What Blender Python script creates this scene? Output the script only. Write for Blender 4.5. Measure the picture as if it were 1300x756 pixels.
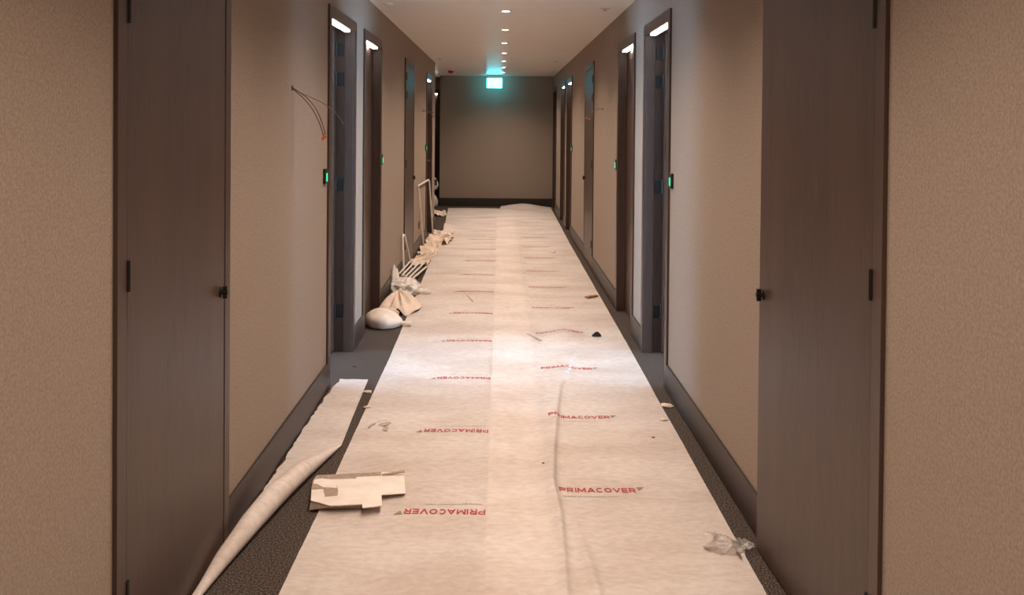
import bpy, bmesh, math, random
from mathutils import Vector, Matrix, noise

for o in list(bpy.data.objects):
    bpy.data.objects.remove(o, do_unlink=True)
SC = bpy.context.scene
COL = SC.collection
R = math.radians

# ------------------------------------------------------------------ camera
CAM_H = 1.497
cd = bpy.data.cameras.new('camera')
cam = bpy.data.objects.new('camera', cd); COL.objects.link(cam)
PITCH, ROLL, F = R(0.82), R(0.5), 1180.0
cd.sensor_width = 36.0
cd.lens = 36.0 * F / 1300.0
cd.shift_x = 14.0 / 1300.0
cd.shift_y = -(378.0 - 159.0 - F * math.tan(PITCH)) / 1300.0
cd.clip_start = 0.02
cam.matrix_world = Matrix.Translation((0, 0, CAM_H)) @ Matrix.Rotation(R(90) - PITCH, 4, 'X') @ Matrix.Rotation(ROLL, 4, 'Z')
SC.camera = cam

# ------------------------------------------------------------------ world, exposure
w = bpy.data.worlds.new('world'); SC.world = w
w.use_nodes = True
w.node_tree.nodes['Background'].inputs[0].default_value = (0.55, 0.68, 0.9, 1)
w.node_tree.nodes['Background'].inputs[1].default_value = 0.0
SC.view_settings.view_transform = 'Standard'
SC.view_settings.look = 'None'
SC.view_settings.gamma = 1.0
SC.view_settings.use_curve_mapping = False
SC.view_settings.exposure = 0.0
DOWNLIGHT_W = 118.0
WARM = (1.0, 0.79, 0.635)
WINDOW_STRENGTH = 50.0

SC.cycles.diffuse_bounces = 8
SC.cycles.max_bounces = 12

# ------------------------------------------------------------------ helpers
def lin(r, g, b):
    f = lambda c: (c / 255.0) / 12.92 if c <= 10 else (((c / 255.0) + 0.055) / 1.055) ** 2.4
    return (f(r), f(g), f(b), 1.0)

def mat(name):
    m = bpy.data.materials.new(name); m.use_nodes = True
    nt = m.node_tree
    return m, nt, nt.nodes['Principled BSDF']

def plain(name, col, rough=0.6, spec=0.5, metal=0.0):
    m, nt, b = mat(name)
    b.inputs['Roughness'].default_value = rough
    b.inputs['Specular IOR Level'].default_value = spec
    b.inputs['Metallic'].default_value = metal
    # slight procedural variation of tone
    tc = nt.nodes.new('ShaderNodeTexCoord')
    n = nt.nodes.new('ShaderNodeTexNoise'); n.inputs['Scale'].default_value = 30
    r = nt.nodes.new('ShaderNodeValToRGB')
    r.color_ramp.elements[0].color = tuple(c * 0.9 for c in col[:3]) + (1,)
    r.color_ramp.elements[1].color = tuple(min(1, c * 1.08) for c in col[:3]) + (1,)
    nt.links.new(tc.outputs['Object'], n.inputs['Vector'])
    nt.links.new(n.outputs['Fac'], r.inputs['Fac'])
    nt.links.new(r.outputs['Color'], b.inputs['Base Color'])
    return m

def emit(name, col, strength):
    m, nt, b = mat(name)
    b.inputs['Base Color'].default_value = col
    b.inputs['Emission Color'].default_value = col
    b.inputs['Emission Strength'].default_value = strength
    return m

def noise_mat(name, c0, c1, scale, rough=0.9, bump=0.0, stretch=(1, 1, 1), detail=3.0, spec=0.3,
              p0=0.35, p1=0.65, scale2=None, c2=None, dist=0.002, rough_n=0.6):
    m, nt, b = mat(name)
    L = nt.links.new
    tc = nt.nodes.new('ShaderNodeTexCoord')
    mp = nt.nodes.new('ShaderNodeMapping'); mp.inputs['Scale'].default_value = stretch
    L(tc.outputs['Object'], mp.inputs['Vector'])
    n = nt.nodes.new('ShaderNodeTexNoise'); n.inputs['Scale'].default_value = scale
    n.inputs['Detail'].default_value = detail; n.inputs['Roughness'].default_value = rough_n
    L(mp.outputs['Vector'], n.inputs['Vector'])
    r = nt.nodes.new('ShaderNodeValToRGB')
    r.color_ramp.elements[0].position = p0; r.color_ramp.elements[0].color = c0
    r.color_ramp.elements[1].position = p1; r.color_ramp.elements[1].color = c1
    L(n.outputs['Fac'], r.inputs['Fac'])
    out = r.outputs['Color']
    if scale2:
        n2 = nt.nodes.new('ShaderNodeTexNoise'); n2.inputs['Scale'].default_value = scale2
        n2.inputs['Detail'].default_value = 4
        L(mp.outputs['Vector'], n2.inputs['Vector'])
        r2 = nt.nodes.new('ShaderNodeValToRGB')
        r2.color_ramp.elements[0].position = 0.45; r2.color_ramp.elements[0].color = (0, 0, 0, 1)
        r2.color_ramp.elements[1].position = 0.75; r2.color_ramp.elements[1].color = (1, 1, 1, 1)
        L(n2.outputs['Fac'], r2.inputs['Fac'])
        mx = nt.nodes.new('ShaderNodeMix'); mx.data_type = 'RGBA'
        L(r2.outputs['Color'], mx.inputs[0]); L(out, mx.inputs[6]); mx.inputs[7].default_value = c2
        out = mx.outputs[2]
    L(out, b.inputs['Base Color'])
    b.inputs['Roughness'].default_value = rough
    b.inputs['Specular IOR Level'].default_value = spec
    if bump:
        bp = nt.nodes.new('ShaderNodeBump'); bp.inputs['Strength'].default_value = bump
        bp.inputs['Distance'].default_value = dist
        L(n.outputs['Fac'], bp.inputs['Height']); L(bp.outputs['Normal'], b.inputs['Normal'])
    return m

M = {}
M['wall'] = noise_mat('woven_wallpaper', lin(139, 125, 114), lin(160, 145, 132), 130, 0.85, 0.25, detail=4, spec=0.25)
M['ceiling'] = noise_mat('ceiling_paint', lin(248, 242, 235), lin(251, 246, 240), 6, 0.32, 0.0, spec=0.5)
M['carpet'] = noise_mat('speckled_carpet', lin(30, 25, 23), lin(118, 107, 100), 165, 0.98, 0.6, detail=3, spec=0.05, p0=0.38, p1=0.68, dist=0.006)
M['wood'] = noise_mat('dark_stained_oak', lin(56, 42, 35), lin(79, 61, 52), 26, 0.42, 0.12, stretch=(6, 6, 0.35), detail=6, spec=0.45,
                      scale2=1.1, c2=lin(76, 59, 50), dist=0.0008)
M['skirting'] = noise_mat('skirting_wood', lin(44, 36, 31), lin(55, 46, 40), 26, 0.45, 0.08, stretch=(1, 0.35, 6), detail=5, spec=0.45, dist=0.0008)
M['black'] = plain('black_metal', lin(14, 13, 13), 0.4)
M['steel'] = plain('dull_steel', lin(120, 120, 122), 0.35, 0.5, 0.8)
M['white_plastic'] = plain('white_plastic', lin(225, 220, 212), 0.45)
M['cream'] = noise_mat('cream_sack', lin(212, 192, 174), lin(230, 213, 196), 8, 0.75, 0.0)
M['card_white'] = noise_mat('card_white_face', lin(226, 217, 208), lin(238, 231, 224), 10, 0.8)
M['card_tan'] = noise_mat('card_torn_brown', lin(150, 134, 120), lin(172, 156, 142), 60, 0.95)
M['red'] = plain('red_print', lin(170, 52, 56), 0.7)
M['grey_print'] = plain('grey_print', lin(132, 124, 118), 0.7)
M['red_plastic'] = plain('red_plastic', lin(170, 22, 22), 0.3)
M['grey_tape'] = plain('grey_tape', lin(168, 156, 144), 0.6)
M['pine'] = noise_mat('raw_pine', lin(150, 104, 70), lin(184, 138, 98), 40, 0.75, stretch=(1, 5, 5))
M['copper'] = plain('brown_cable', lin(112, 70, 50), 0.5)
M['grey_cable'] = plain('grey_cable', lin(128, 112, 92), 0.5)
M['orange'] = plain('orange_terminal', lin(226, 140, 92), 0.4)
M['green_label'] = plain('green_label', lin(44, 84, 52), 0.6)
M['room_wall'] = noise_mat('room_plaster', lin(196, 188, 178), lin(208, 200, 190), 5, 0.9)
M['led'] = emit('led_strip', (1.0, 0.88, 0.80, 1), 16.0)
M['lens'] = emit('downlight_lens', (1.0, 0.86, 0.7, 1), 20.0)
M['sign'] = emit('exit_sign_panel', (0.10, 0.82, 1.0, 1), 9.0)
M['green'] = emit('green_led', (0.02, 0.85, 0.38, 1), 1.3)
M['window'] = emit('daylight_pane', (0.44, 0.70, 1.0, 1), WINDOW_STRENGTH)

def paper_material():
    m, nt, b = mat('floor_protection_fleece')
    L = nt.links.new
    tc = nt.nodes.new('ShaderNodeTexCoord')
    mp = nt.nodes.new('ShaderNodeMapping'); mp.inputs['Scale'].default_value = (1.0, 1.8, 1.0)
    L(tc.outputs['Object'], mp.inputs['Vector'])
    n = nt.nodes.new('ShaderNodeTexNoise'); n.inputs['Scale'].default_value = 24; n.inputs['Detail'].default_value = 8; n.inputs['Roughness'].default_value = 0.65
    L(mp.outputs['Vector'], n.inputs['Vector'])
    r = nt.nodes.new('ShaderNodeValToRGB')
    r.color_ramp.elements[0].position = 0.3; r.color_ramp.elements[0].color = lin(222, 211, 205)
    r.color_ramp.elements[1].position = 0.62; r.color_ramp.elements[1].color = lin(243, 234, 228)
    L(n.outputs['Fac'], r.inputs['Fac'])
    n2 = nt.nodes.new('ShaderNodeTexNoise'); n2.inputs['Scale'].default_value = 1.6; n2.inputs['Detail'].default_value = 5
    L(mp.outputs['Vector'], n2.inputs['Vector'])
    r2 = nt.nodes.new('ShaderNodeValToRGB')
    r2.color_ramp.elements[0].position = 0.35; r2.color_ramp.elements[0].color = lin(238, 232, 228)
    r2.color_ramp.elements[1].position = 0.6; r2.color_ramp.elements[1].color = (1, 1, 1, 1)
    L(n2.outputs['Fac'], r2.inputs['Fac'])
    mx = nt.nodes.new('ShaderNodeMix'); mx.data_type = 'RGBA'; mx.blend_type = 'MULTIPLY'; mx.inputs[0].default_value = 1
    L(r.outputs['Color'], mx.inputs[6]); L(r2.outputs['Color'], mx.inputs[7])
    L(mx.outputs[2], b.inputs['Base Color'])
    b.inputs['Roughness'].default_value = 0.62; b.inputs['Specular IOR Level'].default_value = 0.25
    n3 = nt.nodes.new('ShaderNodeTexNoise'); n3.inputs['Scale'].default_value = 48; n3.inputs['Detail'].default_value = 5
    L(mp.outputs['Vector'], n3.inputs['Vector'])
    bp = nt.nodes.new('ShaderNodeBump'); bp.inputs['Strength'].default_value = 0.12; bp.inputs['Distance'].default_value = 0.003
    L(n3.outputs['Fac'], bp.inputs['Height']); L(bp.outputs['Normal'], b.inputs['Normal'])
    tr = nt.nodes.new('ShaderNodeBsdfTransparent')
    ms = nt.nodes.new('ShaderNodeMixShader'); ms.inputs[0].default_value = 0.26
    L(b.outputs[0], ms.inputs[1]); L(tr.outputs[0], ms.inputs[2])
    L(ms.outputs[0], nt.nodes['Material Output'].inputs['Surface'])
    return m
M['paper'] = paper_material()

def film_material(name, clear, tint, rough):
    """thin plastic film: part clear, part milky scatter, glossy on top"""
    m, nt, b = mat(name)
    L = nt.links.new
    nt.nodes.remove(b)
    tc = nt.nodes.new('ShaderNodeTexCoord')
    n = nt.nodes.new('ShaderNodeTexNoise'); n.inputs['Scale'].default_value = 40; n.inputs['Detail'].default_value = 3
    L(tc.outputs['Object'], n.inputs['Vector'])
    bp = nt.nodes.new('ShaderNodeBump'); bp.inputs['Strength'].default_value = 0.5; bp.inputs['Distance'].default_value = 0.008
    L(n.outputs['Fac'], bp.inputs['Height'])
    tl = nt.nodes.new('ShaderNodeBsdfTranslucent'); tl.inputs['Color'].default_value = tint
    df = nt.nodes.new('ShaderNodeBsdfDiffuse'); df.inputs['Color'].default_value = tint
    sc = nt.nodes.new('ShaderNodeMixShader'); sc.inputs[0].default_value = 0.85
    L(tl.outputs[0], sc.inputs[1]); L(df.outputs[0], sc.inputs[2])
    tr = nt.nodes.new('ShaderNodeBsdfTransparent')
    m1 = nt.nodes.new('ShaderNodeMixShader'); m1.inputs[0].default_value = clear
    L(sc.outputs[0], m1.inputs[1]); L(tr.outputs[0], m1.inputs[2])
    gl = nt.nodes.new('ShaderNodeBsdfGlossy'); gl.inputs['Roughness'].default_value = rough
    L(bp.outputs['Normal'], gl.inputs['Normal'])
    fr = nt.nodes.new('ShaderNodeFresnel'); fr.inputs['IOR'].default_value = 1.5
    m2 = nt.nodes.new('ShaderNodeMixShader')
    L(fr.outputs[0], m2.inputs[0]); L(m1.outputs[0], m2.inputs[1]); L(gl.outputs[0], m2.inputs[2])
    L(m2.outputs[0], nt.nodes['Material Output'].inputs['Surface'])
    return m
M['film'] = film_material('clear_film', 0.78, lin(250, 246, 242), 0.18)
M['film_white'] = film_material('milky_film', 0.10, lin(246, 240, 234), 0.2)

class MB:
    def __init__(s): s.v = []; s.f = []
    def box(s, x0, x1, y0, y1, z0, z1):
        if x0 > x1: x0, x1 = x1, x0
        b = len(s.v)
        s.v += [(x0, y0, z0), (x1, y0, z0), (x1, y1, z0), (x0, y1, z0), (x0, y0, z1), (x1, y0, z1), (x1, y1, z1), (x0, y1, z1)]
        s.f += [tuple(b + i for i in q) for q in ((0, 3, 2, 1), (4, 5, 6, 7), (0, 1, 5, 4), (1, 2, 6, 5), (2, 3, 7, 6), (3, 0, 4, 7))]
        return s
    def cyl(s, c, axis, r0, r1, h, n=24):
        """frustum from c along axis ('x','y','z' sign) with radii r0, r1"""
        b = len(s.v); c = Vector(c)
        ax = {'x': Vector((1, 0, 0)), 'y': Vector((0, 1, 0)), 'z': Vector((0, 0, 1))}[axis]
        u = {'x': Vector((0, 1, 0)), 'y': Vector((0, 0, 1)), 'z': Vector((1, 0, 0))}[axis]
        v = ax.cross(u)
        for k, (rr, hh) in enumerate(((r0, 0), (r1, h))):
            for i in range(n):
                a = 2 * math.pi * i / n
                s.v.append(tuple(c + ax * hh + u * rr * math.cos(a) + v * rr * math.sin(a)))
        for i in range(n):
            j = (i + 1) % n
            s.f.append((b + i, b + j, b + n + j, b + n + i))
        s.f.append(tuple(b + i for i in reversed(range(n)))); s.f.append(tuple(b + n + i for i in range(n)))
        return s
    def lathe(s, c, prof, n=24):
        b = len(s.v); c = Vector(c)
        for r, z in prof:
            for i in range(n):
                a = 2 * math.pi * i / n
                s.v.append((c.x + r * math.cos(a), c.y + r * math.sin(a), c.z + z))
        for k in range(len(prof) - 1):
            for i in range(n):
                j = (i + 1) % n
                s.f.append((b + k * n + i, b + k * n + j, b + (k + 1) * n + j, b + (k + 1) * n + i))
        s.f.append(tuple(b + i for i in reversed(range(n))))
        e = b + (len(prof) - 1) * n
        s.f.append(tuple(e + i for i in range(n)))
        return s
    def tube(s, pts, r, n=8):
        pts = [Vector(p) for p in pts]; b = len(s.v)
        up = Vector((0.31, 0.21, 0.93)).normalized()
        for i, p in enumerate(pts):
            t = (pts[min(i + 1, len(pts) - 1)] - pts[max(i - 1, 0)]).normalized()
            u = t.cross(up).normalized(); v = t.cross(u)
            rr = r[i] if isinstance(r, (list, tuple)) else r
            for k in range(n):
                a = 2 * math.pi * k / n
                s.v.append(tuple(p + u * rr * math.cos(a) + v * rr * math.sin(a)))
        for i in range(len(pts) - 1):
            for k in range(n):
                j = (k + 1) % n
                s.f.append((b + i * n + k, b + i * n + j, b + (i + 1) * n + j, b + (i + 1) * n + k))
        s.f.append(tuple(b + k for k in reversed(range(n))))
        e = b + (len(pts) - 1) * n
        s.f.append(tuple(e + k for k in range(n)))
        return s
    def prism(s, poly, z0, z1):
        b = len(s.v); n = len(poly)
        s.v += [(p[0], p[1], z0 + (p[2] if len(p) > 2 else 0)) for p in poly] + [(p[0], p[1], z1 + (p[2] if len(p) > 2 else 0)) for p in poly]
        s.f.append(tuple(b + i for i in reversed(range(n)))); s.f.append(tuple(b + n + i for i in range(n)))
        for i in range(n):
            j = (i + 1) % n
            s.f.append((b + i, b + j, b + n + j, b + n + i))
        return s
    def build(s, name, m, parent=None, smooth=False, bevel=0.0):
        me = bpy.data.meshes.new(name); me.from_pydata(s.v, [], s.f)
        bm = bmesh.new(); bm.from_mesh(me)
        bmesh.ops.recalc_face_normals(bm, faces=bm.faces)
        bm.to_mesh(me); bm.free()
        me.materials.append(M[m] if isinstance(m, str) else m)
        if smooth:
            for p in me.polygons: p.use_smooth = True
            me.set_sharp_from_angle(angle=R(40))
        o = bpy.data.objects.new(name, me); COL.objects.link(o)
        if parent: o.parent = parent
        if bevel:
            md = o.modifiers.new('bevel', 'BEVEL'); md.width = bevel; md.segments = 2; md.limit_method = 'ANGLE'
        return o

def empty(name, loc=(0, 0, 0)):
    o = bpy.data.objects.new(name, None); COL.objects.link(o); o.location = loc
    o.empty_display_size = 0.05
    return o

def tag(o, label=None, cat=None, group=None, kind=None):
    if label: o['label'] = label
    if cat: o['category'] = cat
    if group: o['group'] = group
    if kind: o['kind'] = kind
    return o

def setting(o, label, cat):
    return tag(o, label, cat, kind='structure')

def place(o, loc):
    """move the mesh so that the object's origin sits at loc (geometry stays in place)"""
    loc = Vector(loc)
    o.data.transform(Matrix.Translation(-loc)); o.location = loc
    return o

# ------------------------------------------------------------------ dimensions
WL, WR, H = 0.968, 0.955, 2.40
TH = 0.15
Y_BACK, Y_END = -3.0, 17.1
Y_CORNER = 13.6           # left wall stops here, a lobby opens to the left
FT, FW, PR = 2.165, 0.07, 0.012   # frame top, face width, how far it stands proud
W = {-1: WL, 1: WR}

# side, y0, y1, kind ('riser' flush cupboard door, 'open' room door, 'shut' room door, 'dark' shut without lit strip)
DOORS = [
    (-1, 2.32, 3.29, 'riser'), (-1, 5.18, 6.14, 'open'), (-1, 6.51, 7.46, 'shut'), (-1, 9.30, 10.26, 'riser'), (-1, 12.0, 12.96, 'shut'),
    (1, 2.29, 3.33, 'riser_ajar'), (1, 5.23, 6.19, 'open'), (1, 6.62, 7.57, 'shut'), (1, 9.54, 10.52, 'riser'), (1, 12.5, 13.45, 'shut'),
    (1, 13.82, 14.77, 'shut'), (1, 16.0, 16.95, 'dark'),
]

# ------------------------------------------------------------------ shell
XO = 5.7
setting(MB().box(-XO, XO, Y_BACK - 0.2, 19.5, -0.1, 0).build('floor', 'carpet'), 'dark brown speckled carpet floor of the corridor', 'floor')
setting(MB().box(-XO, XO, Y_BACK - 0.2, 19.5, H, H + 0.1).build('ceiling', 'ceiling'), 'smooth pale painted corridor ceiling', 'ceiling')

def wall_side(s, y_end, name, label):
    mb = MB(); x0 = s * W[s]; x1 = s * (W[s] + TH)
    y = Y_BACK
    for (_, a, b, k) in sorted(d for d in DOORS if d[0] == s):
        mb.box(x0, x1, y, a + 0.012, 0, H)
        mb.box(x0, x1, a + 0.012, b - 0.012, FT - 0.012, H)
        y = b - 0.012
    mb.box(x0, x1, y, y_end, 0, H)
    return setting(mb.build(name, 'wall'), label, 'wall')
wall_side(-1, Y_CORNER, 'wall_left', 'long beige wallpapered corridor wall that stops short at a lobby')
wall_side(1, Y_END + 0.2, 'wall_right', 'long beige wallpapered corridor wall running up to the end wall')
END_X = -1.124
mb = MB().box(END_X, WR, Y_END, Y_END + 0.6, 0, H)
setting(mb.build('wall_end', 'wall'), 'beige wall closing the corridor behind the lit sign', 'wall')
setting(MB().box(-WL - TH, WR + TH, Y_BACK - 0.15, Y_BACK, 0, H).build('wall_back', 'wall'), 'beige wall at the far rear of the corridor', 'wall')
# lobby beyond the corner
LY = Y_END + 0.6
mb = MB().box(-3.2, -WL - TH, Y_CORNER - TH, Y_CORNER, 0, H)
setting(mb.build('wall_lobby_return', 'wall'), 'beige wall turning the corner into the lobby', 'wall')
mb = MB().box(-3.35, -3.2, Y_CORNER - TH, LY + 0.15, 0, H)
setting(mb.build('wall_lobby_side', 'wall'), 'beige side wall of the small lobby', 'wall')
LD0, LD1 = -2.13, -1.15
mb = MB().box(-3.2, LD0 + 0.012, LY, LY + 0.15, 0, H).box(LD0 + 0.012, LD1 - 0.012, LY, LY + 0.15, FT - 0.012, H).box(LD1 - 0.012, END_X, LY, LY + 0.15, 0, H)
setting(mb.build('wall_lobby_end', 'wall'), 'beige wall set back beside the end wall, holding a lit doorway', 'wall')

# rooms behind the two open doors: an entry strip, widening past the corridor-side rooms next door
WN = [0]
def room(s, y0, y1, y2, wins, tagname):
    xa = s * (W[s] + TH); xm = s * 2.7; xb = s * 5.4
    mb = MB()
    mb.box(xa, xb, y0 - 0.1, y0, 0, H); mb.box(xa, xm, y1, y1 + 0.1, 0, H)
    mb.box(xm - s * 0.1, xm, y1 + 0.1, y2, 0, H); mb.box(xm - s * 0.1, xb, y2, y2 + 0.1, 0, H)
    wz0, wz1 = 0.45, 1.95
    y = y0
    for wy0, wy1 in wins:
        mb.box(xb, xb + s * 0.2, y, wy0, 0, H)
        mb.box(xb, xb + s * 0.2, wy0, wy1, 0, wz0); mb.box(xb, xb + s * 0.2, wy0, wy1, wz1, H)
        y = wy1
    mb.box(xb, xb + s * 0.2, y, y2, 0, H)
    setting(mb.build('wall_room_' + tagname, 'room_wall'), 'pale plaster walls of the room behind the open door in the %s wall' % tagname, 'wall')
    for k, (wy0, wy1) in enumerate(wins):
        WN[0] += 1
        win = empty('window_%d_offscreen' % WN[0], (xb + s * 0.1, (wy0 + wy1) / 2, wz0))
        setting(win, '%s daylit window of the room behind the open door in the %s wall' % (('wide', 'narrow')[k], tagname), 'window')
        ox, oy, oz = win.location
        MB().box(-0.005, 0.005, wy0 - oy, wy1 - oy, 0, wz1 - wz0).build('pane_offscreen', 'window', win)
        f = MB()
        for (a, b, c, d) in ((wy0, wy0 + .05, wz0, wz1), (wy1 - .05, wy1, wz0, wz1), (wy0, wy1, wz0, wz0 + .05), (wy0, wy1, wz1 - .05, wz1)):
            f.box(-0.03, 0.03, a - oy, b - oy, c - oz, d - oz)
        f.build('window_frame', 'white_plastic', win)
room(-1, 2.2, 6.30, 8.4, [(3.2, 5.2), (6.4, 7.5)], 'left'); room(1, 2.2, 6.35, 8.4, [(3.2, 5.2), (7.3, 8.15)], 'right')

# ------------------------------------------------------------------ skirting
def skirting(s, y_end, name, label):
    root = setting(empty(name, (s * W[s], 0, 0)), label, 'skirting')
    spans = []; y = Y_BACK
    for (_, a, b, k) in sorted(d for d in DOORS if d[0] == s):
        spans.append((y, a)); y = b
    spans.append((y, y_end))
    for a, b in spans:
        if b - a < 0.02: continue
        MB().box(0, -s * 0.012, a, b, 0, 0.152).build('skirting_board', 'skirting', root, bevel=0.002)
skirting(-1, Y_CORNER + 0.012, 'baseboard_left', 'dark wood skirting along the wall that stops at the lobby')
skirting(1, Y_END, 'baseboard_right', 'dark wood skirting along the wall that meets the end wall')
setting(place(MB().box(END_X, WR - 0.012, Y_END - 0.012, Y_END, 0, 0.15).build('baseboard_end', 'skirting'), (0, Y_END, 0)), 'dark skirting along the end wall', 'skirting')

# ------------------------------------------------------------------ doors
HINGES = (1.98, 1.79, 1.10, 0.27)
DLAB = [
    'flush dark wood cupboard door with black thumbturn, rolled paper lying at its foot',
    'dark door frame with lit head strip and open leaf, dangling cables beside it',
    'shut dark door in a lit recess with cream sacks at its foot',
    'flush dark wood cupboard door between the white trims and the cream sacks',
    'shut dark door in a lit recess behind the tall white trim, nearest the lobby corner',
    'flush dark wood cupboard door standing slightly ajar, clear plastic bag on the floor by it',
    'dark door frame with lit head strip and open leaf, opposite the dangling cables',
    'shut dark door in a lit recess beside the wood offcut on the floor',
    'flush dark wood cupboard door with a cable hanging beside it',
    'shut dark door in a lit recess, the first of a close pair after the cupboard with the hanging cable',
    'shut dark door in a lit recess, the second of a close pair after the cupboard with the hanging cable',
    'dark unlit door tight against the end wall',
]
def hinge(parent, mb):
    return mb.build('hinge', 'black', parent, bevel=0.001)

def door(i, s, y0, y1, kind):
    X = s * W[s]
    root = setting(empty('door_%d' % (i + 1), (X, (y0 + y1) / 2, 0)), DLAB[i], 'door')
    oy = (y0 + y1) / 2
    def B(mb, d0, d1, a, b, z0, z1): return mb.box(s * d0, s * d1, a - oy, b - oy, z0, z1)
    riser = kind.startswith('riser')
    if riser:
        fw = 0.06
        for (a, b) in ((y0, y0 + fw), (y1 - fw, y1)):
            mb = B(MB(), -PR, 0.0, a, b, 0, FT)
            c, d = (a + 0.013, b) if a == y0 else (a, b - 0.013)
            B(mb, 0.0, 0.12, c, d, 0, FT - 0.013)
            mb.build('jamb', 'wood', root, bevel=0.0015)
        B(B(MB(), -PR, 0.0, y0 + fw, y1 - fw, FT - fw, FT), 0.0, 0.12, y0 + fw, y1 - fw, FT - fw, FT - 0.013).build('head', 'wood', root, bevel=0.0015)
        ya, yb = y0 + fw + 0.004, y1 - fw - 0.004
        # leaf turns on the near jamb
        leaf = MB().box(s * -0.010 + s * 0, s * 0.034, 0, yb - ya, 0.008, FT - fw - 0.004).build('leaf', 'wood', root, bevel=0.0015)
        leaf.location = (0, ya - oy, 0)
        if kind == 'riser_ajar': leaf.rotation_euler.z = s * R(1.9)
        for z in HINGES:
            hinge(leaf, MB().cyl((s * -0.013, -0.001, z - 0.04), 'z', 0.0065, 0.0065, 0.08, 12).box(s * -0.012, s * -0.009, -0.003, 0.012, z - 0.04, z + 0.04))
        ky = yb - ya - 0.045
        k = MB().cyl((s * -0.010 - (0.006 if s > 0 else 0), ky, 0.915), 'x', 0.018, 0.018, 0.006, 24)
        k.cyl((s * -0.010 - (0.026 if s > 0 else 0), ky, 0.915), 'x', 0.008, 0.008, 0.026, 12)
        k.box(s * -0.020, s * -0.034, ky - 0.006, ky + 0.006, 0.894, 0.936)
        k.build('thumbturn', 'black', leaf, smooth=True)
        # closed back of the cupboard
        B(MB(), 0.121, 0.135, y0 + 0.02, y1 - 0.02, 0.001, FT - 0.02).build('back_panel', 'wood', root)
    else:
        for (a, b, near) in ((y0, y0 + FW, True), (y1 - FW, y1, False)):
            mb = B(MB(), -PR, 0.0, a, b, 0, FT)
            c, d = (a + 0.013, b) if near else (a, b - 0.013)
            B(mb, 0.0, 0.056, c, d, 0, FT - 0.013)
            c, d = (a + 0.013, b - 0.015) if near else (a + 0.015, b - 0.013)
            B(mb, 0.056, TH, c, d, 0, FT - 0.013)
            mb.build('jamb', 'wood', root, bevel=0.0015)
        mb = B(MB(), -PR, 0.0, y0 + FW, y1 - FW, FT - FW, FT)
        B(mb, 0.0, 0.056, y0 + FW, y1 - FW, FT - FW, FT - 0.013)
        B(mb, 0.056, TH, y0 + FW, y1 - FW, FT - FW + 0.015, FT - 0.013)
        mb.build('head', 'wood', root, bevel=0.0015)
        if kind != 'dark':
            st = B(MB(), 0.002, 0.036, y0 + FW + 0.01, y1 - FW - 0.13, FT - FW - 0.012, FT - FW - 0.0005).build('light_strip', 'led', root, bevel=0.002)
            st['label'] = 'glowing white light strip under the frame head'
        ya, yb = y0 + FW - 0.012, y1 - FW + 0.012
        top = FT - FW + 0.011
        leaf = MB()
        if kind == 'open':
            # leaf swung a right angle into the room about the far jamb
            leaf.box(s * 0.116, s * 0.95, yb - 0.054 - oy, yb - 0.001 - oy, 0.012, top)
        else:
            leaf.box(s * 0.0575, s * 0.11, ya - oy, yb - oy, 0.006, top)
        leaf = leaf.build('leaf', 'wood', root, bevel=0.0015)
        if kind == 'open':
            for z in HINGES:
                mb = MB().box(s * 0.062, s * 0.112, yb + 0.003 - 0.006 - oy, yb + 0.003 - oy, z - 0.042, z + 0.042)
                mb.cyl((s * 0.114, yb - 0.006 - oy, z - 0.045), 'z', 0.008, 0.008, 0.09, 12)
                hinge(root, mb)
        else:
            ky = (yb - 0.07) if i in (1, 4, 6) else (ya + 0.07)
            k = MB().box(s * 0.0515, s * 0.0575, ky - oy - 0.02, ky - oy + 0.02, 0.92, 1.08)
            k.cyl((s * 0.0515 - (0.035 if s > 0 else 0), ky - oy, 1.0), 'x', 0.009, 0.009, 0.035, 12)
            k.box(s * 0.010, s * 0.022, min(0, 0.11 if ky < oy else -0.11) + ky - oy, max(0, 0.11 if ky < oy else -0.11) + ky - oy, 0.991, 1.009)
            k.build('lever_handle', 'steel', leaf)
            B(MB(), TH + 0.001, TH + 0.015, y0 + 0.02, y1 - 0.02, 0.001, FT - 0.02).build('back_panel', 'wood', root)
    return root
for i, d in enumerate(DOORS): door(i, *d)

# lobby door (faces the corridor)
ld = setting(empty('door_13', ((LD0 + LD1) / 2, LY, 0)), 'dark lit doorway facing the corridor in the set back lobby wall', 'door')
lx = (LD0 + LD1) / 2
for (a, b) in ((LD0, LD0 + FW), (LD1 - FW, LD1)):
    MB().box(a - lx, b - lx, -PR, 0, 0, FT).box(max(a, LD0 + 0.013) - lx, min(b, LD1 - 0.013) - lx, 0, 0.13, 0, FT - 0.013).build('jamb', 'wood', ld)
MB().box(LD0 + FW - lx, LD1 - FW - lx, -PR, 0, FT - FW, FT).box(LD0 + FW - lx, LD1 - FW - lx, 0, 0.13, FT - FW, FT - 0.013).build('head', 'wood', ld)
MB().box(LD0 + FW - lx, LD1 - FW - lx, 0.057, 0.11, 0.006, FT - FW - 0.003).build('leaf', 'wood', ld)
MB().box(LD0 + FW + 0.02 - lx, LD1 - FW - 0.005 - lx, 0.004, 0.045, FT - FW - 0.03, FT - FW - 0.0005).build('light_strip', 'led', ld)

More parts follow.
